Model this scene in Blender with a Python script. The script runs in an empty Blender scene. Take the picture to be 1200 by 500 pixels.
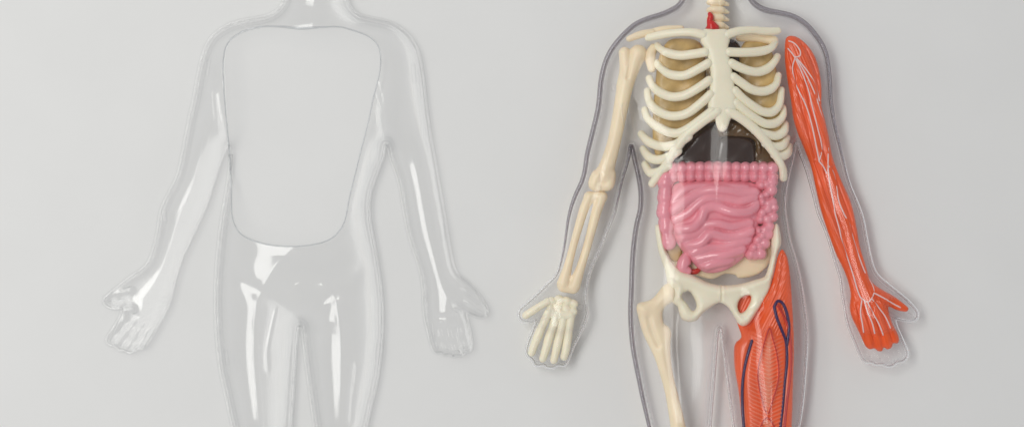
import bpy, math, random
import numpy as np
random.seed(4); rng = np.random.default_rng(4)
S = 0.00025            # metres per unit; every measure below is in units of a quarter millimetre
D = 2600.0             # camera height in units
CX, CY = 600.0, 250.0
sc = bpy.context.scene
COL = sc.collection

# ---------------------------------------------------------------- helpers
ZOFF = 0.0             # height of the parting seam of the figure being built above the table
def W(x, y, z, zref=0.0):
    f = 1 - (zref + ZOFF) / D
    z = np.asarray(z, float) + ZOFF
    return np.stack([(np.asarray(x, float) - CX) * S * f, (CY - np.asarray(y, float)) * S * f, np.asarray(z, float) * S], -1)

def spline(pts, n=6, closed=False):
    p = np.array(pts, float); m = len(p); out = []
    idx = (lambda i: i % m) if closed else (lambda i: min(max(i, 0), m - 1))
    for i in range(m if closed else m - 1):
        a, b, c, d = p[idx(i - 1)], p[idx(i)], p[idx(i + 1)], p[idx(i + 2)]
        for k in range(n):
            t = k / n
            out.append(0.5 * ((2 * b) + (c - a) * t + (2 * a - 5 * b + 4 * c - d) * t * t + (3 * b - a - 3 * c + d) * t ** 3))
    if not closed: out.append(p[-1])
    return np.array(out)

class Grid:
    def __init__(s, x0, y0, x1, y1, res):
        s.x = np.arange(x0, x1 + res, res); s.y = np.arange(y0, y1 + res, res); s.res = res
        s.X, s.Y = np.meshgrid(s.x, s.y)

def seg_dist(P, poly, closed):
    """distance of points P (N,2) to a polyline, with parameter of the nearest segment"""
    a = poly; b = np.roll(poly, -1, 0)
    if not closed: a, b = a[:-1], b[:-1]
    best = np.full(len(P), 1e9); par = np.zeros(len(P))
    for i in range(len(a)):
        ab = b[i] - a[i]; L = ab @ ab + 1e-12
        t = np.clip(((P - a[i]) @ ab) / L, 0, 1)
        d = P - a[i] - t[:, None] * ab
        d = d[:, 0] ** 2 + d[:, 1] ** 2
        k = d < best
        best[k] = d[k]; par[k] = i + t[k]
    return np.sqrt(best), par

def sdf(g, poly):
    """positive inside"""
    P = np.stack([g.X.ravel(), g.Y.ravel()], -1)
    d, _ = seg_dist(P, poly, True)
    ins = np.zeros(len(P), bool)
    b = np.roll(poly, -1, 0)
    for (ax, ay), (bx, by) in zip(poly, b):
        if ay == by: continue
        c = (ay > P[:, 1]) != (by > P[:, 1])
        xs = (bx - ax) * (P[:, 1] - ay) / (by - ay) + ax
        ins ^= c & (P[:, 0] < xs)
    return np.where(ins, d, -d).reshape(g.X.shape)

def line_d(g, pts, n=5):
    pl = spline(pts, n)
    d, par = seg_dist(np.stack([g.X.ravel(), g.Y.ravel()], -1), pl[:, :2], False)
    return d.reshape(g.X.shape), par.reshape(g.X.shape) / n

def line_band(g, pts, reach, n=5):
    """like line_d but only near the line (fast); far cells get 1e3"""
    pl = spline(pts, n)[:, :2]
    lo = pl.min(0) - reach; hi = pl.max(0) + reach
    m = (g.X >= lo[0]) & (g.X <= hi[0]) & (g.Y >= lo[1]) & (g.Y <= hi[1])
    out = np.full(g.X.shape, 1e3)
    if m.any():
        d, _ = seg_dist(np.stack([g.X[m], g.Y[m]], -1), pl, False)
        out[m] = d
    return out

def blur(a, n=1):
    for _ in range(n):
        p = np.pad(a, 1, mode='edge')
        a = (p[:-2, 1:-1] + p[2:, 1:-1] + p[1:-1, :-2] + p[1:-1, 2:] + 4 * p[1:-1, 1:-1]) / 8
    return a

def inflate(g, F, L, iters=500):
    """screened Poisson solution over F>0, 0..1 plateau at depth L"""
    h = g.res
    def solve(m, h, u, it):
        k = 1.0 / (4 + (h / L) ** 2); c = (h / L) ** 2
        iy, ix = np.indices(m.shape); red = ((iy + ix) % 2 == 0)
        r, b = red & m, (~red) & m
        w = 1.85
        for _ in range(it):
            for q in (r, b):
                s = np.zeros_like(u)
                s[1:-1, 1:-1] = u[:-2, 1:-1] + u[2:, 1:-1] + u[1:-1, :-2] + u[1:-1, 2:]
                u = np.where(q, u + w * ((s + c) * k - u), u)
        return u
    m = F > 0
    m[0] = m[-1] = False; m[:, 0] = m[:, -1] = False
    st = 2 if m.size > 40000 else 1
    u = np.zeros(F.shape)
    if st == 2:
        uc = solve(m[::2, ::2], 2 * h, np.zeros(m[::2, ::2].shape), iters)
        u = np.repeat(np.repeat(uc, 2, 0), 2, 1)[:F.shape[0], :F.shape[1]] * m
        u = solve(m, h, u, 60)
    else:
        u = solve(m, h, u, iters)
    q = np.where(m, u / (np.maximum(F, 0) + 0.5 * h), 0)
    wgt = m.astype(float)
    for _ in range(6):
        q2 = blur(q); w2 = blur(wgt)
        q = np.where(m, q2 / np.maximum(w2, 1e-6), 0); wgt = m.astype(float)
    return np.clip(q * np.maximum(F, 0), 0, 1)

def smax(a, b, k):
    h = np.clip(0.5 + 0.5 * (a - b) / k, 0, 1)
    return b + (a - b) * h + k * h * (1 - h)

MATS = {}
def link(name, verts, faces, mat, parent=None, smooth=True, cols=None):
    me = bpy.data.meshes.new(name)
    v = np.asarray(verts, float)
    c = (v.min(0) + v.max(0)) / 2 if len(v) else np.zeros(3)
    base = np.array(parent['_o']) if parent is not None else np.zeros(3)
    me.from_pydata((v - c).tolist(), [], faces)
    if smooth: me.polygons.foreach_set('use_smooth', [True] * len(me.polygons))
    if mat: me.materials.append(MATS[mat])
    if cols is not None:
        at = me.color_attributes.new('pigment', 'FLOAT_COLOR', 'POINT')
        cc = np.ones((len(v), 4)); cc[:, :3] = np.asarray(cols)[:, None] if np.ndim(cols) == 1 else cols
        at.data.foreach_set('color', cc.ravel())
    o = bpy.data.objects.new(name, me)
    o.location = (c - base).tolist()
    o['_o'] = c.tolist()
    if parent is not None: o.parent = parent
    COL.objects.link(o)
    return o

def thing(name, label, cat, x, y, group=None):
    o = bpy.data.objects.new(name, None); COL.objects.link(o)
    p = W(x, y, 0); o.location = p.tolist(); o['_o'] = p.tolist()
    o['label'] = label; o['category'] = cat
    o.empty_display_size = 0.01
    if group: o['group'] = group
    return o

def holder(name, parent, x, y, z):
    o = bpy.data.objects.new(name, None); COL.objects.link(o)
    p = W(x, y, z); o.location = (p - np.array(parent['_o'])).tolist(); o['_o'] = p.tolist(); o.parent = parent
    o.empty_display_size = 0.005
    return o

def surface(name, g, F, top, mat, parent, bottom=None, zref=0.0, zrim=None, cols=None):
    """mesh of the region F>0: top(x,y) height and, if given, bottom height, meeting at the contour (height zrim)"""
    ny, nx = F.shape
    ins = F > 0
    vid = -np.ones(F.shape, int)
    ii = np.argwhere(ins)
    vid[ins] = np.arange(len(ii))
    xs = list(g.X[ins]); ys = list(g.Y[ins]); zt = list(top[ins])
    zb = list(bottom[ins]) if bottom is not None else None
    cl = list(cols[ins]) if cols is not None else None
    n_in = len(xs)
    full = ins[:-1, :-1] & ins[1:, :-1] & ins[:-1, 1:] & ins[1:, 1:]
    anyi = ins[:-1, :-1] | ins[1:, :-1] | ins[:-1, 1:] | ins[1:, 1:]
    a = np.argwhere(full)
    faces = np.stack([vid[a[:, 0], a[:, 1]], vid[a[:, 0] + 1, a[:, 1]], vid[a[:, 0] + 1, a[:, 1] + 1], vid[a[:, 0], a[:, 1] + 1]], -1).tolist()
    edge = {}
    def cross(p, q):
        key = (p, q) if p < q else (q, p)
        if key in edge: return edge[key]
        fp, fq = F[p], F[q]; t = fp / (fp - fq)
        t = min(max(t, 0.02), 0.98)
        xs.append(g.X[p] * (1 - t) + g.X[q] * t); ys.append(g.Y[p] * (1 - t) + g.Y[q] * t)
        i = p if fp > 0 else q
        z = zrim[i] if zrim is not None else (top[i] if bottom is None else 0.5 * (top[i] + bottom[i]))
        zt.append(z)
        if cl is not None: cl.append(cols[i])
        edge[key] = len(xs) - 1
        return edge[key]
    for (r, c) in np.argwhere(anyi & ~full):
        ring = [(r, c), (r + 1, c), (r + 1, c + 1), (r, c + 1)]
        poly = []
        for k in range(4):
            p, q = ring[k], ring[(k + 1) % 4]
            if ins[p]: poly.append(int(vid[p]))
            if ins[p] != ins[q]: poly.append(cross(p, q))
        if len(poly) >= 3: faces.append(poly)
    xs = np.array(xs); ys = np.array(ys); zt = np.array(zt)
    V = W(xs, ys, zt, zref)
    if bottom is not None:
        V2 = W(xs[:n_in], ys[:n_in], np.array(zb), zref)
        nv = len(V)
        mp = lambda i: i + nv if i < n_in else i
        faces = faces + [[mp(i) for i in reversed(f)] for f in faces]
        V = np.concatenate([V, V2])
        if cl is not None: cl = cl + cl[:n_in]
    return link(name, V, faces, mat, parent, cols=None if cl is None else np.array(cl))

def tube_geo(pts, n=5, ring=12, closed=False, flat=1.0, zref=0.0):
    """pts rows x,y,z,r ; round ends"""
    q = spline(pts, n, closed)
    P = W(q[:, 0], q[:, 1], q[:, 2], zref); R = q[:, 3] * S
    if not closed:
        t0 = P[0] - P[1]; t0 /= np.linalg.norm(t0); t1 = P[-1] - P[-2]; t1 /= np.linalg.norm(t1)
        e0 = [(P[0] + t0 * R[0] * s, R[0] * c) for s, c in ((.98, .18), (.80, .6), (.45, .89))]
        e1 = [(P[-1] + t1 * R[-1] * s, R[-1] * c) for s, c in ((.45, .89), (.80, .6), (.98, .18))]
        P = np.concatenate([[a for a, _ in e0], P, [a for a, _ in e1]]); R = np.concatenate([[b for _, b in e0], R, [b for _, b in e1]])
    m = len(P)
    T = np.roll(P, -1, 0) - np.roll(P, 1, 0)
    if not closed: T[0] = P[1] - P[0]; T[-1] = P[-1] - P[-2]
    T /= np.linalg.norm(T, axis=1)[:, None] + 1e-12
    up = np.array([0, 0, 1.0])
    V = []
    for i in range(m):
        s = np.cross(T[i], up)
        if np.linalg.norm(s) < 1e-3: s = np.array([1.0, 0, 0])
        s /= np.linalg.norm(s); u = np.cross(s, T[i])
        for k in range(ring):
            a = 2 * math.pi * k / ring
            V.append(P[i] + R[i] * (math.cos(a) * s + math.sin(a) * u * flat))
    F = []
    for i in range(m if closed else m - 1):
        j = (i + 1) % m
        for k in range(ring):
            l = (k + 1) % ring
            F.append([i * ring + k, i * ring + l, j * ring + l, j * ring + k])
    if not closed:
        F.append(list(range(ring))[::-1]); F.append([(m - 1) * ring + k for k in range(ring)])
    return V, F

def tube(name, pts, mat, parent, **kw):
    V, F = tube_geo(pts, **kw)
    return link(name, V, F, mat, parent)

def caps(g, chains, k=2.0, n=5):
    """smooth union of tapered chains (x,y,r): returns implicit F (>0 inside) and half thickness"""
    F = np.full(g.X.shape, -1e3); T = np.zeros(g.X.shape)
    for ch in chains:
        q = spline(ch, n)
        d, par = line_d(g, [c[:2] for c in ch], n)
        r = np.interp(par * n, np.arange(len(q)), q[:, 2])
        F = smax(F, r - d, k)
        T = smax(T, np.sqrt(np.maximum(r * r - d * d, 0)), k * .6) if T.any() else np.sqrt(np.maximum(r * r - d * d, 0))
    e = np.maximum(F, 0)
    T = np.minimum(T, np.sqrt(e * 14) + 0.0)
    return F, T

# ---------------------------------------------------------------- materials
def new_mat(name):
    m = bpy.data.materials.new(name); m.use_nodes = True
    nt = m.node_tree; nt.nodes.clear()
    out = nt.nodes.new('ShaderNodeOutputMaterial')
    MATS[name] = m
    return m, nt, out

def plastic(name, col, rough=.35, sss=0.0, noise=0.06, scale=90, coat=0.0, pig=None, bump=0.0):
    m, nt, out = new_mat(name)
    b = nt.nodes.new('ShaderNodeBsdfPrincipled')
    b.inputs['Roughness'].default_value = rough
    b.inputs['Coat Weight'].default_value = coat
    b.inputs['Coat Roughness'].default_value = .08
    if sss:
        b.inputs['Subsurface Weight'].default_value = sss
        b.inputs['Subsurface Radius'].default_value = (1, .6, .4)
        b.inputs['Subsurface Scale'].default_value = .0012
    tc = nt.nodes.new('ShaderNodeTexCoord')
    nz = nt.nodes.new('ShaderNodeTexNoise'); nz.inputs['Scale'].default_value = scale * 4; nz.inputs['Detail'].default_value = 4
    nt.links.new(tc.outputs['Object'], nz.inputs['Vector'])
    mr = nt.nodes.new('ShaderNodeMapRange'); mr.inputs['To Min'].default_value = 1 - noise * 1.6; mr.inputs['To Max'].default_value = 1 + noise * 1.6
    nt.links.new(nz.outputs['Fac'], mr.inputs['Value'])
    mx = nt.nodes.new('ShaderNodeVectorMath'); mx.operation = 'SCALE'
    if pig:
        at = nt.nodes.new('ShaderNodeAttribute'); at.attribute_name = 'pigment'
        mc = nt.nodes.new('ShaderNodeMix'); mc.data_type = 'RGBA'
        mc.inputs['A'].default_value = (*col, 1); mc.inputs['B'].default_value = (*pig, 1)
        nt.links.new(at.outputs['Fac'], mc.inputs['Factor'])
        nt.links.new(mc.outputs['Result'], mx.inputs[0])
    else:
        mx.inputs[0].default_value = col
    nt.links.new(mr.outputs['Result'], mx.inputs['Scale'])
    nt.links.new(mx.outputs['Vector'], b.inputs['Base Color'])
    if bump:
        bp = nt.nodes.new('ShaderNodeBump'); bp.inputs['Strength'].default_value = bump; bp.inputs['Distance'].default_value = .0004
        nt.links.new(nz.outputs['Fac'], bp.inputs['Height']); nt.links.new(bp.outputs['Normal'], b.inputs['Normal'])
    nt.links.new(b.outputs[0], out.inputs[0])
    return m

def clear(name, tint, edge, rough=.10, power=3.0, refl=.04):
    """thin clear plastic wall: straight-through view tinted by the path length in the wall, Schlick reflection on top"""
    m, nt, out = new_mat(name)
    N = nt.nodes.new; L = nt.links.new
    geo = N('ShaderNodeNewGeometry')
    dot = N('ShaderNodeVectorMath'); dot.operation = 'DOT_PRODUCT'
    L(geo.outputs['Normal'], dot.inputs[0]); L(geo.outputs['Incoming'], dot.inputs[1])
    ab = N('ShaderNodeMath'); ab.operation = 'ABSOLUTE'; L(dot.outputs['Value'], ab.inputs[0])
    om = N('ShaderNodeMath'); om.operation = 'SUBTRACT'; om.inputs[0].default_value = 1; L(ab.outputs[0], om.inputs[1]); om.use_clamp = True
    p5 = N('ShaderNodeMath'); p5.operation = 'POWER'; p5.inputs[1].default_value = 5; L(om.outputs[0], p5.inputs[0])
    sch = N('ShaderNodeMath'); sch.operation = 'MULTIPLY_ADD'; sch.inputs[1].default_value = (1 - refl) * .5; sch.inputs[2].default_value = refl; L(p5.outputs[0], sch.inputs[0])
    pe = N('ShaderNodeMath'); pe.operation = 'POWER'; pe.inputs[1].default_value = power; L(om.outputs[0], pe.inputs[0])
    mc = N('ShaderNodeMix'); mc.data_type = 'RGBA'
    mc.inputs['A'].default_value = (*tint, 1); mc.inputs['B'].default_value = (*edge, 1)
    L(pe.outputs[0], mc.inputs['Factor'])
    tr = N('ShaderNodeBsdfTransparent'); L(mc.outputs['Result'], tr.inputs['Color'])
    gl = N('ShaderNodeBsdfGlossy'); gl.inputs['Roughness'].default_value = rough
    mix = N('ShaderNodeMixShader'); L(sch.outputs[0], mix.inputs[0]); L(tr.outputs[0], mix.inputs[1]); L(gl.outputs[0], mix.inputs[2])
    L(mix.outputs[0], out.inputs[0])

def glass(name, col, rough=.02, ior=1.49):
    m, nt, out = new_mat(name)
    b = nt.nodes.new('ShaderNodeBsdfPrincipled')
    b.inputs['Base Color'].default_value = (*col, 1); b.inputs['Roughness'].default_value = rough
    b.inputs['IOR'].default_value = ior; b.inputs['Transmission Weight'].default_value = 1
    nt.links.new(b.outputs[0], out.inputs[0])

plastic('table_paint', (.80, .80, .79), .62, noise=.02, scale=8, bump=.03)
plastic('bone_plastic', (.93, .86, .67), .36, sss=.25, noise=.05, scale=40)
plastic('old_bone_plastic', (.95, .79, .56), .38, sss=.25, noise=.08, scale=40)
plastic('pink_rubber', (.87, .33, .39), .22, sss=.12, noise=.10, scale=40, coat=.4)
plastic('muscle_rubber', (.86, .108, .020), .30, sss=.05, noise=.16, scale=30, coat=.15, pig=(.88, .36, .24))
plastic('nerve_paint', (.86, .62, .60), .35)
plastic('vein_paint', (.045, .016, .085), .25)
plastic('artery_paint', (.55, .03, .02), .3)
plastic('red_rubber', (.62, .015, .012), .3)
plastic('lung_rubber', (.56, .39, .16), .4, noise=.45, scale=45, bump=.2, coat=.1)
plastic('dark_rubber', (.042, .023, .017), .22, noise=.2, scale=50, coat=.5)
plastic('brown_rubber', (.13, .075, .03), .25, noise=.2, scale=60, coat=.3)
plastic('mustard_rubber', (.50, .30, .06), .3, noise=.1, coat=.3)
clear('clear_plastic', (1, 1, 1), (.90, .905, .912), refl=.032)
clear('clear_rim', (.993, .993, .993), (.94, .945, .945))
clear('lip_line', (.90, .91, .92), (.70, .71, .73), refl=.02)
clear('pale_rim', (.86, .865, .865), (.74, .75, .76), power=1.5)
clear('dark_refraction_rim', (.70, .68, .705), (.63, .61, .64), power=1.5)  # dark refraction of the clear seam, put into the tint
clear('clear_plastic_thick', (1, 1, 1), (.95, .945, .97), refl=.018)
glass('clear_edge', (.96, .96, .97))
glass('pale_edge', (.97, .975, .985))

# ---------------------------------------------------------------- table
V = [(-3, -3, 0), (3, -3, 0), (3, 3, 0), (-3, 3, 0)]
tab = link('tabletop', V, [[0, 1, 2, 3]], 'table_paint', smooth=False)
tab['kind'] = 'structure'

# ---------------------------------------------------------------- outlines
# right model, frame part traced; head above and legs below continue the figure
R_OUT = [(801, -8), (800, 0), (794, 8), (783, 14), (773, 18), (757, 23), (743, 30), (729, 43), (717, 58), (709, 75), (704.5, 95), (703, 110), (701, 128), (694, 157), (688, 182), (684, 207),
  (676, 225), (668, 247), (664, 270), (661, 290), (656, 312), (651, 323), (642, 332), (627, 347), (615, 357), (609, 363), (608, 370), (611, 375), (618, 377), (626, 375), (628, 377),
  (624, 388), (619, 400), (616.5, 411), (619, 417), (624, 421), (627, 427), (632, 428), (637, 427), (642, 430), (649, 430), (654, 427), (660, 428), (664, 425), (667, 418), (671, 408), (677, 396), (686, 376),
  (688, 365), (686, 350), (687, 340), (691, 320), (697, 305), (705, 288), (712, 270), (719, 253), (722, 243), (725, 228), (730, 208), (736, 188), (739, 172), (740.5, 172), (743, 184), (748, 205), (751, 224), (751, 240),
  (749, 252), (746, 264), (743, 285), (741, 310), (740, 340), (739, 368), (741, 400), (745, 425), (749, 445), (753, 465), (761, 500),
  (770, 540), (778, 590), (782, 640), (780, 690), (784, 740), (790, 790), (795, 830), (790, 850), (795, 862), (812, 864), (822, 855), (822, 820), (826, 760), (829, 700), (828, 640), (828, 580), (831, 520), (834, 480), (838, 430), (841, 392), (843.5, 384),
  (846, 392), (851, 430), (856, 470), (861, 510), (864, 580), (864, 640), (863, 700), (866, 760), (870, 820), (870, 855), (880, 864), (897, 862), (902, 850), (897, 830), (902, 790), (908, 740), (912, 690), (910, 640), (914, 590), (924, 540),
  (936, 500), (941, 468), (944, 432), (946, 400), (945, 375), (942, 353), (938, 328), (932, 303), (925, 280), (921, 256), (919.5, 240), (921, 222), (925, 202), (930, 182), (932.5, 168), (935, 170), (938, 180), (944, 195), (950, 215), (955, 234), (959, 250), (968, 271), (974, 290), (980, 310), (985, 326), (987, 342), (990, 360),
  (994, 380), (1002, 400), (1009, 417), (1015, 424), (1022, 424), (1027, 427), (1034, 426), (1040, 429), (1047, 428), (1052, 424), (1059, 423), (1064, 417), (1063, 410), (1058, 398), (1051, 382), (1049, 374), (1055, 374), (1066, 376), (1074, 374), (1076, 367), (1071, 359), (1062, 350), (1050, 340), (1037, 330), (1028, 321), (1023, 311), (1019, 295), (1015, 275), (1012, 258), (1007, 242), (1000, 226),
  (994, 210), (989, 191), (984, 170), (978, 146), (974, 122), (973, 108), (972, 90), (969, 68), (964, 54), (957, 43), (947, 31), (935, 22), (922, 17), (907, 14), (895, 11), (886, 6), (880, -1), (879, -10),
  (890, -30), (903, -60), (908, -95), (900, -135), (875, -160), (841, -168), (806, -160), (781, -135), (773, -95), (778, -60), (790, -30)]
L_OUT = [(333, -8), (332, 0), (327, 9), (318, 16), (305, 20), (290, 22.5), (275, 26), (260, 33), (246, 45), (237, 64), (231, 90), (226, 118), (222, 134), (216, 165), (210, 195), (205, 211), (193, 234), (187, 250), (185, 264), (182, 280), (175, 303), (167, 314), (152, 324), (137, 336),
  (126, 345), (121, 351), (123, 357), (130, 361), (138, 361), (142, 362), (140, 370), (133, 383), (126, 393), (124, 399), (128, 404), (135, 405), (139, 410), (145, 410), (150, 413), (156, 412), (162, 408), (168, 408), (175, 399), (183, 386), (191, 373), (198, 358), (203, 342), (207, 325), (214, 303), (222, 286),
  (231, 267), (241, 245), (247, 228), (253, 208), (260, 188), (267, 172), (269, 172), (269, 188), (267, 208), (263, 234), (259, 256), (255, 290), (252, 330), (252, 375), (254, 402), (257, 430), (263, 458), (272, 500),
  (282, 540), (290, 590), (294, 640), (292, 690), (296, 740), (302, 790), (307, 830), (302, 850), (307, 862), (324, 864), (333, 855), (333, 820), (336, 760), (339, 700), (338, 640), (338, 580), (340, 520), (343, 475), (346, 425), (349, 388), (351, 381),
  (353.5, 388), (358, 425), (364, 470), (369, 510), (372, 580), (372, 640), (371, 700), (374, 760), (377, 820), (377, 855), (386, 864), (403, 862), (408, 850), (403, 830), (408, 790), (414, 740), (418, 690), (416, 640), (420, 590), (424, 540),
  (430, 500), (436, 473), (442, 447), (446, 420), (448, 395), (449, 365), (447, 338), (443, 308), (438, 280), (434, 258), (433, 240), (436, 222), (442, 204), (449, 186), (452, 171), (454, 172), (458, 188), (465, 206), (470, 228), (474, 252), (479, 276), (486, 298), (492, 317), (495, 335), (496, 350),
  (497, 370), (501, 388), (506, 407), (511, 413), (517, 413), (521, 416), (528, 415), (531, 418), (537, 416), (541, 417), (546, 412), (551, 411), (553.5, 405), (552, 392), (549, 378), (547, 367), (552, 368), (560, 371), (568, 371), (572, 365), (568, 355), (558, 340), (545, 328), (534, 317), (529, 297), (525, 275), (521, 250),
  (516, 222), (511, 192), (505, 160), (500, 125), (497, 98), (494, 76), (491, 62), (486, 51), (479, 41), (467, 31), (455, 25.5), (440, 22), (427, 19), (419, 16), (411, 8), (408, 0), (407, -10),
  (418, -30), (431, -60), (436, -95), (428, -135), (403, -160), (369, -168), (334, -160), (309, -135), (301, -95), (306, -60), (320, -30)]
L_WIN = [(265, 90), (265, 70), (269, 53), (280, 42), (295, 35.5), (312, 33), (337, 34), (355, 36), (375, 35), (398, 34), (413, 37), (430, 43), (441, 50.5), (446.5, 61), (448, 75), (446, 92), (440, 115), (433, 148), (427, 170), (420, 198), (412, 230), (408, 252), (404, 264), (397, 274), (387, 281), (372, 285.5), (350, 288), (332, 287.5), (316, 285.5), (300, 281), (287, 274.5), (279, 265), (274, 251), (272, 230), (270, 190), (268.5, 160), (267, 125)]
R_POLY = spline(R_OUT, 3, True); L_POLY = spline(L_OUT, 3, True); W_POLY = spline(L_WIN, 4, True)

def shell_height(g, F, H, L, fingers, creases, mid, flange=0.0):
    u = inflate(g, F - flange, L)
    h = H * np.sqrt(np.maximum(1 - (1 - u) ** 2, 0))
    # belly falls towards the groin: shallow valley between the thighs, crease where thigh meets belly
    vy = np.clip((g.Y - 298) / 80, 0, 1) * np.clip((420 - g.Y) / 30, 0, 1)
    wv = np.interp(g.Y, [298, 330, 375], [44, 36, 24])
    h = h * (1 - .34 * vy * np.exp(-((g.X - mid) / wv) ** 2))
    leg = np.interp(g.Y, [300, 330, 400, 450, 490, 560, 900], [1, 1.02, 1.16, 1.33, 1.48, 1.6, 1.6])
    h = h * np.where(np.abs(g.X - mid) < 112, leg, 1)
    for pts, w, dep in creases:
        d = line_band(g, pts, w * 3)
        h = h * (1 - dep * np.exp(-(d / w) ** 2))
    for hand in fingers:
        ax = np.mean([[f[3] - f[0], f[4] - f[1]] for f in hand[:4]], 0); ax /= np.linalg.norm(ax)
        fh = np.zeros(h.shape); w = np.zeros(h.shape)
        for k, (x0, y0, r0, x1, y1, r1) in enumerate(hand):
            n = np.array([x1 - x0, y1 - y0], float); ln = np.linalg.norm(n)
            t = ((g.X - x0) * n[0] + (g.Y - y0) * n[1]) / ln ** 2; tc = np.clip(t, 0, 1)
            d = np.hypot(g.X - x0 - tc * n[0], g.Y - y0 - tc * n[1]); rr = r0 + (r1 - r0) * tc
            near = d < rr * 1.7
            knuckle = 1 + .10 * np.cos((tc * 2.0) * 2 * np.pi)
            fh = np.maximum(fh, np.sqrt(np.maximum(1 - (d / (rr * 1.25)) ** 2, 0)) * rr * 2.0 * knuckle)
            w = np.maximum(w, np.where(near, np.clip(t * ln / 7, 0, 1), 0))
        w = blur(w, 3)
        h = np.where(F > 0, h * (1 - w) + np.minimum(fh + 1.2, np.sqrt(np.maximum(F, 0) * 22)) * w, h)
    return np.where(F > 0, np.maximum(h, np.minimum(2.0, F * 2)), 0)

# ---------------------------------------------------------------- left: empty shell
left = thing('empty_body_shell', 'empty clear plastic human figure shell with an open torso window, nothing inside', 'body shell', 352, 250)
ZOFF = 9.0
g = Grid(112, -175, 582, 870, 1.5)
Fo = sdf(g, L_POLY); Fw = sdf(g, W_POLY)
lf = [[(156, 372, 5.5, 131, 399, 5), (164, 375, 5.8, 143, 406, 5), (173, 377, 5.8, 154, 408, 5), (182, 378, 5.5, 167, 404, 4.6), (160, 350, 8, 128, 354, 6.5)],
      [(505, 377, 5.2, 513, 408, 4.6), (516, 377, 5.6, 524, 411, 5), (527, 376, 5.8, 535, 412, 5), (538, 374, 5.6, 546, 407, 5), (535, 346, 8, 565, 364, 6.5)]]
lc = [([(352, 385), (340, 372), (322, 352), (300, 338), (280, 318)], 9, .07), ([(352, 385), (366, 372), (384, 352), (402, 336), (422, 318)], 9, .07),
      ([(452, 172), (446, 130), (438, 100)], 5, .16), ([(268, 172), (262, 140), (258, 112)], 5, .16),
      ([(150, 366), (168, 372), (190, 370)], 3, .18), ([(497, 368), (520, 372), (546, 368)], 3, .18),
      ([(190, 243), (207, 246), (222, 246)], 4, .06),
      ([(322, 362), (317, 385), (312, 410), (313, 432)], 2.2, .07), ([(362, 392), (367, 415), (371, 445)], 2.2, .08), ([(417, 425), (414, 450), (411, 492)], 2.2, .06),
      ([(354 + 10 * math.cos(a * .524), 338 + 10 * math.sin(a * .524)) for a in range(13)], 1.8, .018)]
H = shell_height(g, Fo, 56, 74, lf, lc, 351, 4.0)
F = np.minimum(Fo, -Fw)
# the panel opening has a slightly lowered lip
lip = np.exp(-(np.maximum(-Fw, 0) / 3.0) ** 2)
Hs = H - lip * .4
sh = surface('body_shell', g, F, Hs + .8, 'clear_plastic', left, zref=6, zrim=np.where(Fo < 3, .8, Hs + .8))
md = sh.modifiers.new('wall', 'SOLIDIFY'); md.thickness = 3.2 * S; md.offset = -1
def sample(g, A, x, y):
    j = (x - g.x[0]) / g.res; i = (y - g.y[0]) / g.res
    i0 = np.clip(np.floor(i).astype(int), 0, A.shape[0] - 2); j0 = np.clip(np.floor(j).astype(int), 0, A.shape[1] - 2)
    a, b = i - i0, j - j0
    return (A[i0, j0] * (1 - a) * (1 - b) + A[i0 + 1, j0] * a * (1 - b) + A[i0, j0 + 1] * (1 - a) * b + A[i0 + 1, j0 + 1] * a * b)
surface('back_shell', g, F, -H * .085, 'clear_plastic', left, zref=0, zrim=np.full(H.shape, 0.0))
zz = sample(g, H, W_POLY[:, 0], W_POLY[:, 1])
zz = np.array([np.mean(np.take(zz, range(i - 4, i + 5), mode='wrap')) for i in range(len(zz))])
tube('window_lip', np.column_stack([W_POLY, zz - .6, .8 + .9 * np.exp(-((W_POLY[:, 0] - 355) / 24) ** 2) * (W_POLY[:, 1] < 60)])[::2], 'lip_line', sh, n=2, closed=True, ring=8, zref=6)
tube('edge_rim', np.column_stack([L_POLY, np.full(len(L_POLY), 2.4), np.full(len(L_POLY), 2.2)])[::2], 'clear_rim', sh, n=2, closed=True, ring=8, zref=4)

def pegs(parent, spots, mat):
    for (x, y, z, r, h, ang) in spots:
        dx, dy = math.cos(ang), math.sin(ang)
        tube('locating_peg', [(x - dx * h / 2, y - dy * h / 2, z, r), (x, y, z, r * .85), (x + dx * h / 2, y + dy * h / 2, z, r)], mat, parent, n=2, ring=10, zref=6)
pegs(sh, [(193, 253, 9, 3, 12, 1.45), (519, 273, 10, 3, 13, 1.45), (266, 418, 10, 2.6, 14, 1.4), (443, 411, 10, 2.6, 14, 1.7), (268, 168, 9, 3, 3, .2), (453, 168, 9, 3, 3, .2), (194, 351, 7, 3, 4, .1), (351, 379, 14, 2.5, 3, .2), (244, 80, 8, 2.2, 16, 1.7), (485, 86, 8, 2.6, 18, 1.5)], 'clear_plastic')

# ---------------------------------------------------------------- right: anatomical model
ZOFF = 0.0
model = thing('anatomy_model', 'clear plastic human anatomy model filled with bones, pink intestines and orange muscles', 'anatomical model', 843, 250)
ZOFF = 18.0
g = Grid(600, -175, 1084, 870, 1.5)
Fo = sdf(g, R_POLY)
rf = [[(638, 382, 5.5, 623, 413, 5.5), (649, 385, 5.5, 636, 422, 5), (660, 387, 5.5, 648, 424, 5), (671, 384, 5.5, 661, 420, 4.8), (640, 352, 8, 615, 368, 7)],
      [(1007, 390, 5.5, 1018, 418, 5), (1018, 390, 5.5, 1030, 421, 5), (1029, 389, 5.5, 1043, 422, 5), (1040, 386, 5.5, 1056, 416, 5), (1040, 348, 8, 1068, 368, 6.5)]]
rc = [([(739, 174), (737, 150), (734, 128)], 4, .35), ([(933, 170), (929, 140), (922, 110)], 5, .14),
      ([(843, 386), (828, 372), (806, 352)], 6, .08), ([(843, 386), (860, 372), (880, 352)], 6, .08)]
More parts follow.
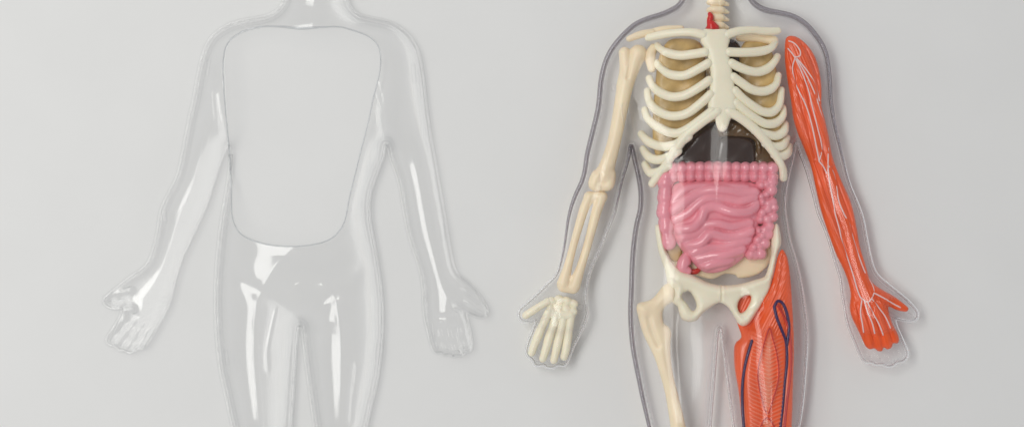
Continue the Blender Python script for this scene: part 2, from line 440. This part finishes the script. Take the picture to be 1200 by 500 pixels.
H = shell_height(g, Fo, 66, 46, rf, rc, 843)
# chest cover: a low arched panel over the organs
wx = np.clip((g.Y - 120) / 35, 0, 1) * np.clip((270 - g.Y) / 70, 0, 1)
H = H + 7.0 * wx * np.exp(-((g.X - 856) / 24) ** 2)
gR, HR = g, H
sh = surface('body_shell', g, Fo, H + .8, 'clear_plastic_thick', model, zref=6, zrim=np.full(H.shape, .8))
md = sh.modifiers.new('wall', 'SOLIDIFY'); md.thickness = 3.2 * S; md.offset = -1
surface('back_shell', g, Fo, -H * .30, 'clear_plastic_thick', model, zref=0, zrim=np.full(H.shape, 0.0))
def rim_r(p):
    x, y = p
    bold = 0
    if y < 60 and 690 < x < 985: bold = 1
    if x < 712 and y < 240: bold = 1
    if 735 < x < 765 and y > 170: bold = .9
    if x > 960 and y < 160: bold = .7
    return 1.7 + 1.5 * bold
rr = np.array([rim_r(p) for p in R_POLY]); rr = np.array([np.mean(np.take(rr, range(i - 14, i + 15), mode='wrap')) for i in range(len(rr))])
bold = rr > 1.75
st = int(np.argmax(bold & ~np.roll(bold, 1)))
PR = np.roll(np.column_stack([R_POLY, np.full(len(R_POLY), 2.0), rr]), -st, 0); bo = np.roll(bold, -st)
tube('edge_rim', np.column_stack([R_POLY, np.full(len(R_POLY), 2.0), np.full(len(R_POLY), 1.7)])[::2], 'pale_edge', sh, n=2, closed=True, ring=10, zref=4)
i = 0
while i < len(PR):                      # extra dark-tinted tubes on chosen stretches imitate the seam's dark refraction
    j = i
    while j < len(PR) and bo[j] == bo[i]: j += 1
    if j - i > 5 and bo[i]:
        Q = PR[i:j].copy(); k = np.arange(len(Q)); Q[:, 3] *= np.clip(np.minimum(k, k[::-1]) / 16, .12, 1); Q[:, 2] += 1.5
        tube('edge_rim', Q[::2], 'dark_refraction_rim', sh, n=2, ring=10, zref=4)
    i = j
pegs(sh, [(692, 308, 9, 3.6, 2, .3), (681, 360, 8, 4, 2, .3), (719, 103, 9, 3, 4, 1.5), (740, 168, 9, 2.5, 3, .2), (934, 168, 9, 2.5, 3, .2), (843, 386, 14, 3, 3, .2), (748, 437, 9, 2, 12, 1.4)], 'clear_plastic')

# --- rib cage
cage = holder('rib_cage', model, 843, 110, 30)
def rz(x, z0=42):
    return z0 - 27 * (np.abs(np.asarray(x, float) - 844) / 86) ** 2.2
def rib(pts, r=5.4, r0=None, dz=0):
    n = len(pts)
    P = []
    for i, (x, y) in enumerate(pts):
        t = i / (n - 1)
        P.append((x, y, rz(x) + dz - (6 if i == n - 1 else 0), r * (1.0 if t < .8 else .82)))
    tube('rib', P, 'bone_plastic', cage, ring=14, n=6, zref=30)
for p in ([(826, 62), (810, 64.5), (797, 65.5), (785, 63), (776, 58.5), (771, 53)],
          [(829, 75), (815, 83), (801, 89), (786, 87.5), (776, 81), (770, 73)],
          [(830, 95), (817, 104), (802, 112), (787, 113.5), (773, 107.5), (765, 99), (762, 91)],
          [(832, 111), (820, 122), (807, 132), (795, 136), (782, 135), (768, 127), (761, 116), (760, 106)],
          [(834, 130), (820, 141), (806, 151), (795, 156), (784, 155), (769, 147), (760, 138), (757, 128)],
          [(806, 160), (792, 169), (776, 171.5), (761, 165.5), (753, 156)],
          [(794, 177), (785, 183), (773, 187), (762, 184), (755, 174)],
          [(783, 194), (773, 201), (763, 202), (757, 192)],
          [(853, 62), (866, 62.5), (880, 62), (894, 60), (904, 56), (909, 50)],
          [(856, 75), (866, 80), (878, 84), (889, 84.5), (900, 80), (908, 72), (912, 66)],
          [(858, 91), (868, 98), (879, 105), (891, 107.5), (902, 105), (910, 98), (913, 88)],
          [(860, 107), (869, 116), (880, 124), (893, 131), (905, 131), (914, 122), (917, 105)],
          [(861, 121), (871, 130), (882, 138), (896, 145), (909, 144), (918, 136), (919, 126)],
          [(884, 153), (896, 157), (909, 159), (919, 154), (922, 145)],
          [(897, 168), (907, 172), (918, 170), (924, 161)],
          [(908, 181), (916, 183), (924, 179), (927, 171)]):
    rib(p)
for p in ([(840, 131), (829, 138), (817, 147), (804, 158), (791, 176), (781, 192), (772, 205), (765, 215)],
          [(852, 131), (862, 136), (874, 144), (888, 156), (902, 172), (912, 186), (918, 198), (919, 208)]):
    P = [(x, y, rz(x) + .8, 5.6 if i < 5 else 4.8) for i, (x, y) in enumerate(p)]
    tube('costal_arch', P, 'bone_plastic', cage, ring=14, n=6, zref=30)
g = Grid(812, 26, 872, 164, 1.0)
st = spline([(825, 34.5), (836, 35), (849, 34.5), (853, 38), (855, 47), (853, 56), (855, 70), (858, 85), (861, 105), (863, 122), (862, 134), (856, 140), (853, 148), (850, 153), (846, 155), (842, 153), (839, 147), (837, 140), (831, 136), (829, 126), (831, 105), (832, 85), (829, 68), (826, 58), (821, 50), (821, 40)], 4, True)
F = sdf(g, st); t = inflate(g, F, 6)
t = 6.5 * np.sqrt(np.maximum(1 - (1 - t) ** 2, 0))
for y in (58, 76, 94, 111): t *= 1 - .05 * np.exp(-((g.Y - y) / 2.0) ** 2)
surface('sternum', g, F, 40 + t, 'bone_plastic', cage, bottom=40 - t, zref=36)
for p in ([(824, 42, 41, 5.5), (810, 39, 40, 5), (792, 39, 36, 4.6), (775, 41, 31, 4.8), (760, 44, 26, 4.2)],
          [(851, 42, 41, 5.5), (863, 38, 40, 5), (880, 36, 36, 4.6), (897, 37, 31, 4.8), (912, 36, 26, 4.2)]):
    tube('clavicle', p, 'bone_plastic', cage, ring=14, n=6, zref=30)

# --- shoulder blade pieces behind the collar bones
for pts, zc in (([(737, 46, 3.5), (750, 41, 4.5), (764, 38, 4)], 22), ([(762, 38, 3.5), (778, 35, 4.5), (798, 33.5, 3.5)], 20), ([(766, 56, 5), (762, 66, 6.5), (764, 80, 5)], 16), ([(866, 45, 4), (888, 45, 5), (906, 48, 6)], 20)):
    xs = [p[0] for p in pts]; ys = [p[1] for p in pts]
    g = Grid(min(xs) - 14, min(ys) - 14, max(xs) + 14, max(ys) + 14, 1.0)
    F, T = caps(g, [pts])
    surface('shoulder_blade', g, F, zc + T, 'old_bone_plastic', model, bottom=zc - T, zref=18)

# --- spine in the neck and down behind the organs
spine = holder('spine', model, 842, 20, 12)
for k, y in enumerate(range(-24, 40, 9)):
    tube('vertebra', [(831, y, 13, 3.2), (836, y - .5, 16, 4.8), (844, y, 16, 4.8), (848, y + 1, 14, 3.5), (853, y + 2.5, 12, 2.0)], 'old_bone_plastic', spine, ring=12, n=4, zref=14)
tube('vertebra', [(838, -30, 12, 6.5), (839, 10, 12, 6.5), (840, 44, 11, 6.5)], 'old_bone_plastic', spine, ring=12, n=4, zref=14)
for y in range(48, 300, 12):
    tube('vertebra', [(832, y, 8, 4.8), (842, y, 8, 5.8), (852, y, 8, 4.8)], 'old_bone_plastic', spine, ring=10, n=3, zref=8)
tube('windpipe', [(831.5, 17, 23, 2.6), (832.5, 20, 24, 3.4), (831.5, 25, 23, 3.6), (833, 29, 24, 5.4), (834, 32, 23, 7.4), (834.5, 36, 22, 8.2), (836, 60, 20, 6)], 'red_rubber', model, ring=10, n=4, zref=20)

# --- lungs and the dark organs under them
def blob(name, pts, zc, th, mat, L=10, res=1.2, parent=model, fn=None, n=4, zref=20, bottom=.6):
    p = spline(pts, n, True)
    g = Grid(p[:, 0].min() - 4, p[:, 1].min() - 4, p[:, 0].max() + 4, p[:, 1].max() + 4, res)
    F = sdf(g, p); u = inflate(g, F, L)
    t = th * np.sqrt(np.maximum(1 - (1 - u) ** 2, 0))
    top = zc + t
    if fn is not None: top = top + fn(g, F)
    return surface(name, g, F, top, mat, parent, bottom=zc - t * bottom, zref=zref), g, top
def lumps(amp, sx):
    a, b, c = rng.uniform(0, 6, 3)
    return lambda g, F: amp * np.clip(F / 6, 0, 1) * (np.sin(g.X / sx + a + np.sin(g.Y / sx * .8)) * np.cos(g.Y / sx * 1.1 + b) + .5 * np.sin((g.X + g.Y) / sx * 1.9 + c))
blob('lung', [(783, 48), (800, 45), (818, 48), (826, 62), (828, 90), (828, 120), (820, 145), (800, 160), (782, 176), (772, 190), (766, 170), (765, 140), (768, 100), (772, 68)], 16, 10, 'lung_rubber', fn=lumps(.9, 7))
blob('lung', [(872, 50), (888, 46), (902, 54), (910, 80), (914, 120), (917, 160), (914, 184), (904, 176), (888, 158), (874, 140), (866, 110), (866, 70)], 16, 10, 'lung_rubber', fn=lumps(.9, 7))
blob('heart', [(846, 48), (860, 46), (869, 56), (870, 80), (872, 110), (868, 134), (850, 138), (838, 130), (832, 100), (836, 66)], 13, 9, 'dark_rubber', fn=lumps(1.0, 6))
blob('liver', [(800, 172), (812, 156), (826, 146), (842, 142), (846, 150), (847, 170), (846, 194), (830, 200), (800, 200), (786, 194), (788, 182)], 14, 11, 'dark_rubber', fn=lumps(.8, 9))
blob('stomach', [(840, 162), (852, 158), (872, 159), (884, 163), (886, 176), (885, 196), (866, 202), (842, 200), (837, 184), (838, 170)], 15, 12, 'dark_rubber', L=6, fn=lumps(.8, 9))
blob('pancreas', [(840, 146), (856, 140), (872, 146), (884, 154), (892, 166), (893, 180), (886, 182), (884, 166), (872, 162), (852, 161), (842, 160)], 18, 9, 'brown_rubber', L=5, fn=lumps(1.2, 4))
blob('spleen', [(880, 160), (894, 166), (906, 178), (914, 190), (910, 204), (894, 204), (884, 196), (880, 178)], 15, 8, 'brown_rubber', fn=lumps(.8, 5))
blob('gall_bladder', [(772, 196), (784, 182), (796, 184), (796, 200), (784, 212), (774, 216), (769, 206)], 14, 7, 'mustard_rubber')
# membrane bowl behind the bowels
blob('pelvic_bowl', [(776, 240), (800, 225), (845, 220), (890, 225), (906, 245), (908, 280), (903, 308), (888, 322), (868, 326), (862, 322), (850, 321), (835, 327), (815, 322), (795, 314), (782, 296), (775, 270)], 9, 5, 'old_bone_plastic', L=6)
blob('bladder', [(776, 285), (784, 280), (796, 284), (800, 296), (796, 306), (786, 305), (779, 296)], 14, 6, 'mustard_rubber')

# --- bowels
def bumps(name, discs, zc, mat, k=1.0, res=.9, lift=1.0):
    xs = [d[0] for d in discs]; ys = [d[1] for d in discs]; rm = max(d[2] for d in discs)
    g = Grid(min(xs) - rm - 4, min(ys) - rm - 4, max(xs) + rm + 4, max(ys) + rm + 4, res)
    F = np.full(g.X.shape, -99.0); T = np.zeros(g.X.shape)
    for (x, y, r, dz) in discs:
        d = np.hypot(g.X - x, g.Y - y)
        F = smax(F, r - d, k)
        T = np.maximum(T, np.sqrt(np.maximum(r * r - d * d, 0)) * lift + np.where(d < r, dz, 0) * np.clip((r - d) / 2.5, 0, 1))
    T = np.minimum(blur(T, 3), np.sqrt(np.maximum(F, 0) * 30))
    return surface(name, g, F, zc + T, mat, model, bottom=zc - T * .6, zref=28)
discs = []
for i in range(12):                       # transverse colon: two rows of pouches
    x = 789 + i * 10.6
    dx = abs(i - 5.5) / 5.5
    y = 196 + 1.0 * dx ** 2
    discs.append((x, y, 8.0, 6 - 3 * dx)); discs.append((x + rng.uniform(-.6, .6), y + 10.5, 7.2, 8.5 - 3 * dx))
for i in range(9):                        # descending colon, irregular pouches
    t = i / 8
    x = 905 + 2.5 * math.sin(t * 3.0) - 22 * max(0, t - .45) ** 1.3; y = 214 + 81 * t
    for k in range(3):
        discs.append((x - k * 7.0 - 2 * t + rng.uniform(-1.8, 1.8), y + rng.uniform(-2.6, 2.6) + k * 2.2, 6.6 + rng.uniform(-1.2, 1.0), 3 + 1.5 * k + rng.uniform(-1, 1)))
for k in range(14):                       # ascending colon, smoother
    t = k / 13
    discs.append((781 - 2.5 * math.sin(t * 2.6) + 4 * t * t + rng.uniform(-.5, .5), 208 + 76 * t, 9.0 + .9 * math.sin(k * 2.1) - .4 * t + rng.uniform(-.5, .5), 3))
bumps('large_intestine', discs, 21, 'pink_rubber')
FOLDS = [[(786, 236), (796, 226), (808, 219), (826, 216), (850, 216), (874, 219)], [(788, 246), (800, 238), (814, 229), (830, 222), (850, 222), (868, 225), (886, 224)],
         [(791, 257), (804, 251), (816, 240), (829, 232), (848, 232), (866, 236), (884, 231)], [(796, 269), (812, 266), (821, 257), (826, 246), (838, 242), (856, 248), (876, 248), (888, 240)],
         [(800, 279), (816, 274), (827, 264), (840, 262), (858, 265), (878, 261)], [(804, 288), (820, 284), (832, 274), (848, 277), (862, 277), (880, 271)],
         [(809, 297), (828, 291), (849, 289), (866, 284), (878, 281)], [(813, 306), (832, 300), (852, 298), (870, 293)], [(822, 314), (839, 308), (856, 305)]]
def folds(g, F):
    z = np.zeros(g.X.shape)
    hs = (4.2, 7.6, 5.0, 8.2, 6.0, 8.2, 5.2, 7.4, 6.4)
    for k, f in enumerate(FOLDS):
        d = line_band(g, f, 9)
        z = np.maximum(z, hs[k] * np.sqrt(np.maximum(1 - (d / (4.6 + .22 * hs[k])) ** 2, 0)) * (1 + .25 * np.sin(g.X / 9 + k * 2)))
    return blur(z, 1) * np.clip(F / 5, 0, 1)
blob('small_intestine', [(784, 224), (794, 214), (820, 211), (850, 211), (880, 213), (893, 222), (894, 240), (890, 262), (884, 284), (872, 302), (854, 315), (836, 320), (822, 317), (808, 303), (795, 287), (784, 262), (780, 240)], 21, 11, 'pink_rubber', L=20, res=.9, fn=folds, zref=28)
g = Grid(790, 285, 830, 328, 1.0)
F, T = caps(g, [[(806, 296, 4), (803, 304, 7.5), (801, 313, 8), (806, 317, 5)]])
surface('appendix', g, F, 22 + T, 'pink_rubber', model, bottom=22 - T, zref=24)
tube('artery', [(808, 318, 17, 3), (815, 318, 18, 3.2), (820, 315, 18, 2.5)], 'artery_paint', model, zref=18)

# --- pelvis
g = Grid(760, 250, 922, 392, 1.0)
PO = spline([(768, 266), (770, 263), (774, 264), (777, 277), (780, 290), (784, 300), (790, 309), (799, 317), (810, 321), (819, 325.5), (831, 331), (842, 333.5), (850, 334), (860, 333.5), (872, 331.5), (884, 328), (896, 324), (900, 316), (904, 299), (904, 284), (906, 270), (909, 262.5), (912, 262.5), (915, 272), (916, 285), (912, 296), (909, 310), (906, 325), (902, 340), (895, 353), (888, 365),
  (880, 377), (873, 382), (866, 379.5), (862, 373), (858, 366), (852, 358.5), (844, 354.5), (838, 357), (830, 362), (823, 368), (817, 375), (809, 377), (800, 374), (796, 366), (794, 359), (788, 354), (784, 342), (782, 330), (780, 318), (776, 306), (772, 294), (769.5, 280)], 4, True)
FL = spline([(806, 341), (810, 343), (815, 352), (816.5, 359), (813.5, 364), (809.5, 362), (805, 355), (800.5, 350), (799.5, 346), (801.5, 343)], 4, True)
FR = spline([(865, 357), (868, 350), (874, 346), (880, 346.5), (880, 353), (876, 361), (870, 366.5), (866, 364)], 4, True)
F = np.minimum(sdf(g, PO), np.minimum(-sdf(g, FL), -sdf(g, FR)))
u = inflate(g, F, 5); T = 8.5 * np.sqrt(np.maximum(1 - (1 - u) ** 2, 0))
cut = line_band(g, [(845.5, 330), (845.5, 358)], 6)
T = T * (1 - .45 * np.exp(-(cut / 1.0) ** 2))
# raised rims: along the pubic bar, the hip socket and the sitting bones
for pts, w_, a_ in (([(796, 325), (812, 330), (830, 338), (843, 342)], 5, 2.4), ([(849, 342), (866, 338), (884, 334), (900, 326)], 5, 2.4), ([(803, 366), (812, 371), (822, 364)], 4, 2.0), ([(864, 371), (872, 376), (882, 366)], 4, 2.0), ([(787, 330), (796, 336), (796, 348)], 3.5, 2.6), ([(773, 268), (776, 286), (783, 303)], 3, 2.0), ([(910, 266), (911, 284), (908, 296)], 4, 3.0)):
    T = T + a_ * np.exp(-(line_band(g, pts, w_ * 3) / w_) ** 2) * np.clip(F / 3, 0, 1)
surface('pelvis', g, F, 21 + T, 'bone_plastic', model, bottom=21 - T * .7, zref=26)

# --- thigh bone
g = Grid(736, 325, 850, 680, 1.2)
TB = spline([(776, 336), (782, 332), (789, 333), (793, 340), (792, 349), (787, 354), (781, 358), (777, 365), (777, 374), (779, 379), (785, 384), (787, 391), (786, 402), (786.5, 420), (790, 442), (795, 462), (800, 482), (804, 500), (812, 540), (818, 580), (824, 610), (830, 640), (826, 655), (806, 660), (796, 650), (797, 625), (796, 590), (791, 540), (786, 500), (780, 462), (774, 440), (768, 421), (762, 408), (757, 398), (752, 386), (748, 371), (746, 361), (748, 355), (756, 353), (764, 350), (770, 344)], 4, True)
F = sdf(g, TB); u = inflate(g, F, 9); T = 11 * np.sqrt(np.maximum(1 - (1 - u) ** 2, 0))
fade = np.clip(F / 3, 0, 1)
T = T + 3.2 * np.exp(-((g.X - 785) ** 2 + (g.Y - 343) ** 2) / 50) * fade + 2.6 * np.exp(-((g.X - 754) ** 2 + (g.Y - 362) ** 2) / 45) * fade
T = T - 2.2 * np.exp(-(line_band(g, [(760, 372), (764, 388), (771, 404)], 12) / 3.5) ** 2) * fade
surface('thigh_bone', g, F, 23 + T, 'old_bone_plastic', model, bottom=23 - T, zref=26)

# --- left arm bones
g = Grid(680, 45, 766, 232, 1.0)
F, T = caps(g, [[(748, 63, 10.5), (742, 76, 9.5), (733, 100, 9.5), (727, 130, 8.5), (720, 165, 8), (713, 190, 9), (708, 204, 11)], [(732, 62, 7), (733, 80, 7), (731, 100, 8)], [(700, 207, 8), (697, 216, 7.5), (706, 218, 6), (713, 216, 7), (714, 205, 8)]], k=3)
T = T * (1 - .25 * np.exp(-(line_band(g, [(739, 58), (738, 74), (735, 92)], 8) / 2) ** 2)) * (1 - .25 * np.exp(-(line_band(g, [(704, 205), (705, 222)], 8) / 2) ** 2))
surface('upper_arm_bone', g, F, 15 + T, 'old_bone_plastic', model, bottom=15 - T, zref=16)
g = Grid(640, 218, 724, 352, 1.0)
F, T = caps(g, [[(691, 231, 6), (684, 246, 5.5), (674, 280, 4.6), (666, 310, 5), (660, 332, 7.5)], [(705, 231, 6.5), (699, 248, 6), (690, 282, 5), (681, 312, 5.2), (673, 334, 7.5)], [(690, 230, 5.5), (706, 230, 5.5)], [(660, 336, 6), (672, 338, 6)]], k=3)
T *= 1 - .3 * np.exp(-(np.hypot(g.X - 697, g.Y - 236) / 3.5) ** 2)
surface('forearm_bone', g, F, 13 + T, 'old_bone_plastic', model, bottom=13 - T, zref=14)
hand = holder('hand_bones', model, 645, 385, 8)
g = Grid(634, 340, 686, 374, .8)
F, T = caps(g, [[(x, y, r), (x + 1.5, y + 1, r)] for x, y, r in ((646, 352, 4.6), (655, 350, 5), (664, 352, 5), (672, 355, 4.6), (645, 361, 4.6), (654, 360, 5), (663, 361, 5), (671, 364, 4.4))] + [[(649, 368, 6.5), (668, 369, 6.5)]], k=3)
surface('wrist_bone', g, F, 8 + T, 'bone_plastic', hand, bottom=8 - T, zref=10)
for p in ([(643, 366), (637, 378), (631, 392), (626, 404), (623, 413)], [(652, 367), (648, 382), (643, 397), (639, 411), (636, 420)], [(661, 368), (658, 384), (654, 400), (651, 413), (649, 422)], [(669, 369), (667, 384), (665, 398), (663, 410), (661, 418)]):
    rr = (5.2, 4.8, 5.2, 4.7, 4.4)
    tube('finger_bone', [(x, y, 9 - i * .8, rr[i]) for i, (x, y) in enumerate(p)], 'bone_plastic', hand, ring=12, n=5, zref=8)
tube('thumb_bone', [(642, 353, 9, 4.6), (633, 358, 9, 4.2), (624, 364, 8.5, 4.6), (616, 369, 8, 4.4)], 'bone_plastic', hand, ring=12, n=5, zref=8)

# --- right arm muscle with nerves
AM = [(920, 52), (922, 44), (928, 42), (937, 45), (948, 55), (956, 68), (961, 86), (963, 105), (963, 124), (967, 140), (971.5, 160), (975, 180), (980, 196), (987, 213), (995, 230), (1000, 246), (1004, 265), (1008, 288), (1014, 308), (1019, 325), (1025, 333), (1034, 339), (1048, 347), (1060, 356), (1065, 361), (1062, 365), (1051, 363), (1042, 359), (1042, 365), (1046, 378), (1051, 388), (1054, 397), (1052, 402), (1047, 402), (1045, 407), (1040, 409), (1036, 407), (1034, 411), (1029, 411), (1025, 408), (1020, 409), (1015, 406), (1011, 398), (1005, 385), (999, 373), (996, 360), (997, 346), (995, 333), (989, 316), (981, 300), (974, 282), (967, 262), (961, 242), (956, 220), (951, 197), (944, 178), (936, 159), (930, 140), (927, 118), (923, 95), (920, 72)]
ENT = [[(936, 46), (950, 70), (957, 95), (960, 120)], [(924, 60), (932, 90), (938, 120), (946, 150), (955, 185)], [(943, 96), (950, 130), (960, 160), (968, 188)], [(955, 190), (962, 210), (972, 240), (985, 275), (998, 315)], [(976, 196), (984, 222), (994, 250), (1002, 285), (1012, 318)], [(966, 200), (974, 228), (984, 258), (994, 290)]]
MG = [[(1004, 356), (1008, 380), (1014, 402)], [(1012, 358), (1019, 382), (1025, 406)], [(1019, 357), (1028, 380), (1035, 406)], [(1026, 352), (1036, 374), (1046, 400)], [(1024, 346), (1036, 354), (1044, 362)]]
def arm_fn(g, F):
    z = 0 * g.X
    for e in ENT: z -= 2.4 * np.exp(-(line_band(g, e, 8) / 2.2) ** 2)
    for e in MG: z -= 2.2 * np.exp(-(line_band(g, e, 7) / 2.0) ** 2)
    fib = np.sin((g.X * .93 - g.Y * .36) * 1.9 + 2 * np.sin(g.Y / 30)) * .34
    return (z + fib) * np.clip(F / 4, 0, 1)
am, ga, ta = blob('arm_muscle', AM, 12, 11, 'muscle_rubber', L=12, res=.9, fn=arm_fn, n=3, zref=14)
def surf_line(name, pts, mat, parent, g, top, r, zref, n=5):
    q = spline(pts, n)
    z = sample(g, top, q[:, 0], q[:, 1]); z = np.convolve(np.pad(z, 2, mode='edge'), np.ones(5) / 5, 'valid')
    tube(name, np.column_stack([q, z + r * .1, np.full(len(z), r)])[::1], mat, parent, n=1, ring=8, zref=zref)
for p in ([(925, 48), (930, 50), (935, 55), (938, 61), (937, 66), (932, 67)], [(924, 57), (928, 62), (932, 68)], [(932, 68), (929, 80), (932, 96), (938, 110), (945, 125), (951, 145), (956, 168), (960, 188)], [(933, 70), (940, 86), (947, 104), (952, 125), (958, 148), (963, 168), (963, 178), (960, 189)],
          [(934, 69), (942, 78), (952, 92), (958, 106), (961, 118)], [(935, 71), (946, 90), (956, 112), (961, 128), (967, 145), (971, 160), (971, 180), (970.5, 195)], [(960, 189), (965, 195), (969, 203)], [(970.5, 195), (972, 212), (976, 232), (979, 250), (984, 268), (987, 282), (993, 300), (999, 318), (1004, 336), (1008, 347), (1012, 351)],
          [(971, 194), (977, 202), (980, 215), (983, 235), (989, 250), (996, 263), (1001, 281), (1008, 302), (1015, 320), (1022, 332), (1024.5, 342), (1021, 350), (1017, 353.5), (1012, 351)],
          [(1010, 352), (1008.5, 366), (1011, 380), (1012.5, 389)], [(1013, 353), (1017, 366), (1022, 378), (1025, 390)], [(1017, 354), (1023, 366), (1030, 379), (1035, 392)], [(1022, 350), (1030, 360), (1038, 371), (1044, 384)], [(1024.5, 343), (1036, 349), (1048, 356), (1056, 360)]):
    surf_line('nerve', p, 'nerve_paint', am, ga, ta, .85, 22)

# --- left thigh muscle with striations and vessels
TM = [(917, 292), (922, 299), (925, 312), (927, 330), (928.5, 352), (930, 378), (931, 410), (930, 440), (929, 475), (928, 500), (924, 550), (914, 600), (898, 625), (882, 610), (874, 560), (870, 500), (866, 460), (861, 430), (861, 404), (869, 395), (866, 382), (862, 368), (862, 352), (872, 342), (884, 348), (897, 345), (904, 332), (909, 312), (912, 299)]
SP = spline([(901, 384), (894, 405), (888, 430), (889, 452), (898, 484), (906, 464), (912, 440), (910, 415), (905, 396)], 4, True)
SP2 = spline([(898, 488), (888, 508), (884, 540), (898, 580), (912, 540), (911, 510)], 4, True)
def thigh_cols(g):
    a = sdf(g, SP); b = sdf(g, SP2); m = np.maximum(a, b)
    side = np.where(g.X < 900, 1.0, -1.0)
    ph = (g.Y - side * (g.X - 900) * .45) / 4.6 * 2 * np.pi
    st = np.clip(np.sin(ph) * 1.5, 0, 1)
    zone = np.clip((g.X - 876) / 8, 0, 1) * np.clip((918 - g.X) / 5, 0, 1) * np.clip((g.Y - 392 + abs(g.X - 900) * .4) / 12, 0, 1)
    core = np.exp(-((g.X - 899) / 4.5) ** 2) * np.clip(m / 4, 0, 1)
    return st * zone, m, core
def thigh_fn(g, F):
    st, m, core = thigh_cols(g)
    z = 1.25 * st + 1.9 * np.exp(-((m - 0) / 1.6) ** 2) + 1.4 * np.clip(m / 8, 0, 1)
    for e in ([(880, 398), (874, 420), (871, 450), (874, 500)], [(914, 352), (920, 380), (921, 420), (918, 470), (914, 505)], [(910, 310), (905, 340), (894, 362), (878, 384)], [(918, 300), (914, 330), (904, 356), (884, 384)]):
        z -= 1.8 * np.exp(-(line_band(g, e, 8) / 2.4) ** 2)
    z += .35 * np.sin((g.X + g.Y * .5) * 1.7) * (g.Y < 392)
    return z * np.clip(F / 4, 0, 1)
p = spline(TM, 3, True)
g = Grid(852, 286, 938, 632, .8)
F = sdf(g, p); u = inflate(g, F, 14); t = 12 * np.sqrt(np.maximum(1 - (1 - u) ** 2, 0))
low = np.exp(-(np.hypot((g.X - 872) / 1.0, (g.Y - 362) / 1.2) / 24) ** 4) * 9      # dips under the pelvis
st, m, core = thigh_cols(g)
top = 22 + t * (1 - low / 18) - low * 1.1 + thigh_fn(g, F)
bot = 20 - t * .6 - low * .8
bot = np.minimum(bot, top - .3)
tm = surface('thigh_muscle', g, F, top, 'muscle_rubber', model, bottom=bot, zref=24, cols=np.clip(.30 * st + .6 * core, 0, .85))
for p in ([(881, 399), (877, 412), (873, 428), (870.5, 446), (870, 468), (872, 500), (876, 540)], [(907, 359), (910, 372), (916, 387), (921, 402), (922, 424), (919, 450), (917, 475), (914, 500), (910, 540)], [(907, 359), (911, 352.5), (917, 355), (922, 367), (924.5, 384), (922, 404)]):
    surf_line('vein', p, 'vein_paint', tm, g, top, 1.8, 30)
surf_line('artery', [(911, 357), (917, 368), (924, 384), (927, 410), (926, 440), (922, 470), (919, 500)], 'artery_paint', tm, g, top, 1.5, 30)
for q in (SP, SP2):
    surf_line('artery', np.concatenate([q, q[:1]]), 'artery_paint', tm, g, top, .8, 30, n=1)

ZOFF = 0.0
# ---------------------------------------------------------------- camera, light, world
cam = bpy.data.cameras.new('camera'); co = bpy.data.objects.new('camera', cam); COL.objects.link(co)
co.location = (0, 0, D * S); co.rotation_euler = (0, 0, 0)
cam.sensor_width = 36; cam.lens = 36 * D / 1200; cam.clip_start = .01; cam.clip_end = 50
sc.camera = co

def area(name, loc, tgt, sx, sy, power, col):
    l = bpy.data.lights.new(name, 'AREA'); l.shape = 'RECTANGLE'; l.size = sx; l.size_y = sy; l.energy = power; l.color = col
    o = bpy.data.objects.new(name, l); COL.objects.link(o); o.location = loc
    from mathutils import Vector, Matrix
    z = (Vector(loc) - Vector(tgt)).normalized(); x = Vector((0, 1, 0)).cross(z).normalized(); y = z.cross(x)
    o.rotation_euler = Matrix((x, y, z)).transposed().to_euler()
    return o
area('window_lamp', (-.38, .12, .90), (0, 0, 0), .36, .80, 5.15, (1.0, .995, .955))
w = bpy.data.worlds.new('World'); sc.world = w; w.use_nodes = True
nt = w.node_tree; bg = nt.nodes['Background']
tc = nt.nodes.new('ShaderNodeTexCoord'); sep = nt.nodes.new('ShaderNodeSeparateXYZ'); nt.links.new(tc.outputs['Generated'], sep.inputs[0])
ramp = nt.nodes.new('ShaderNodeMapRange'); ramp.inputs['From Min'].default_value = 0; ramp.inputs['From Max'].default_value = .75
ramp.inputs['To Min'].default_value = 1.2; ramp.inputs['To Max'].default_value = .36
nt.links.new(sep.outputs['Z'], ramp.inputs['Value'])
cm = nt.nodes.new('ShaderNodeVectorMath'); cm.operation = 'SCALE'; cm.inputs[0].default_value = (.97, .975, 1.01); nt.links.new(ramp.outputs[0], cm.inputs['Scale'])
nt.links.new(cm.outputs['Vector'], bg.inputs['Color']); bg.inputs['Strength'].default_value = .745

for o in bpy.data.objects:
    if '_o' in o: del o['_o']
sc.render.engine = 'CYCLES'
cy = sc.cycles
cy.use_denoising = True
cy.max_bounces = 14; cy.transparent_max_bounces = 32; cy.transmission_bounces = 12; cy.glossy_bounces = 6
cy.caustics_refractive = True; cy.caustics_reflective = True
sc.view_settings.view_transform = 'Standard'; sc.view_settings.look = 'None'; sc.view_settings.exposure = 0; sc.view_settings.gamma = 1
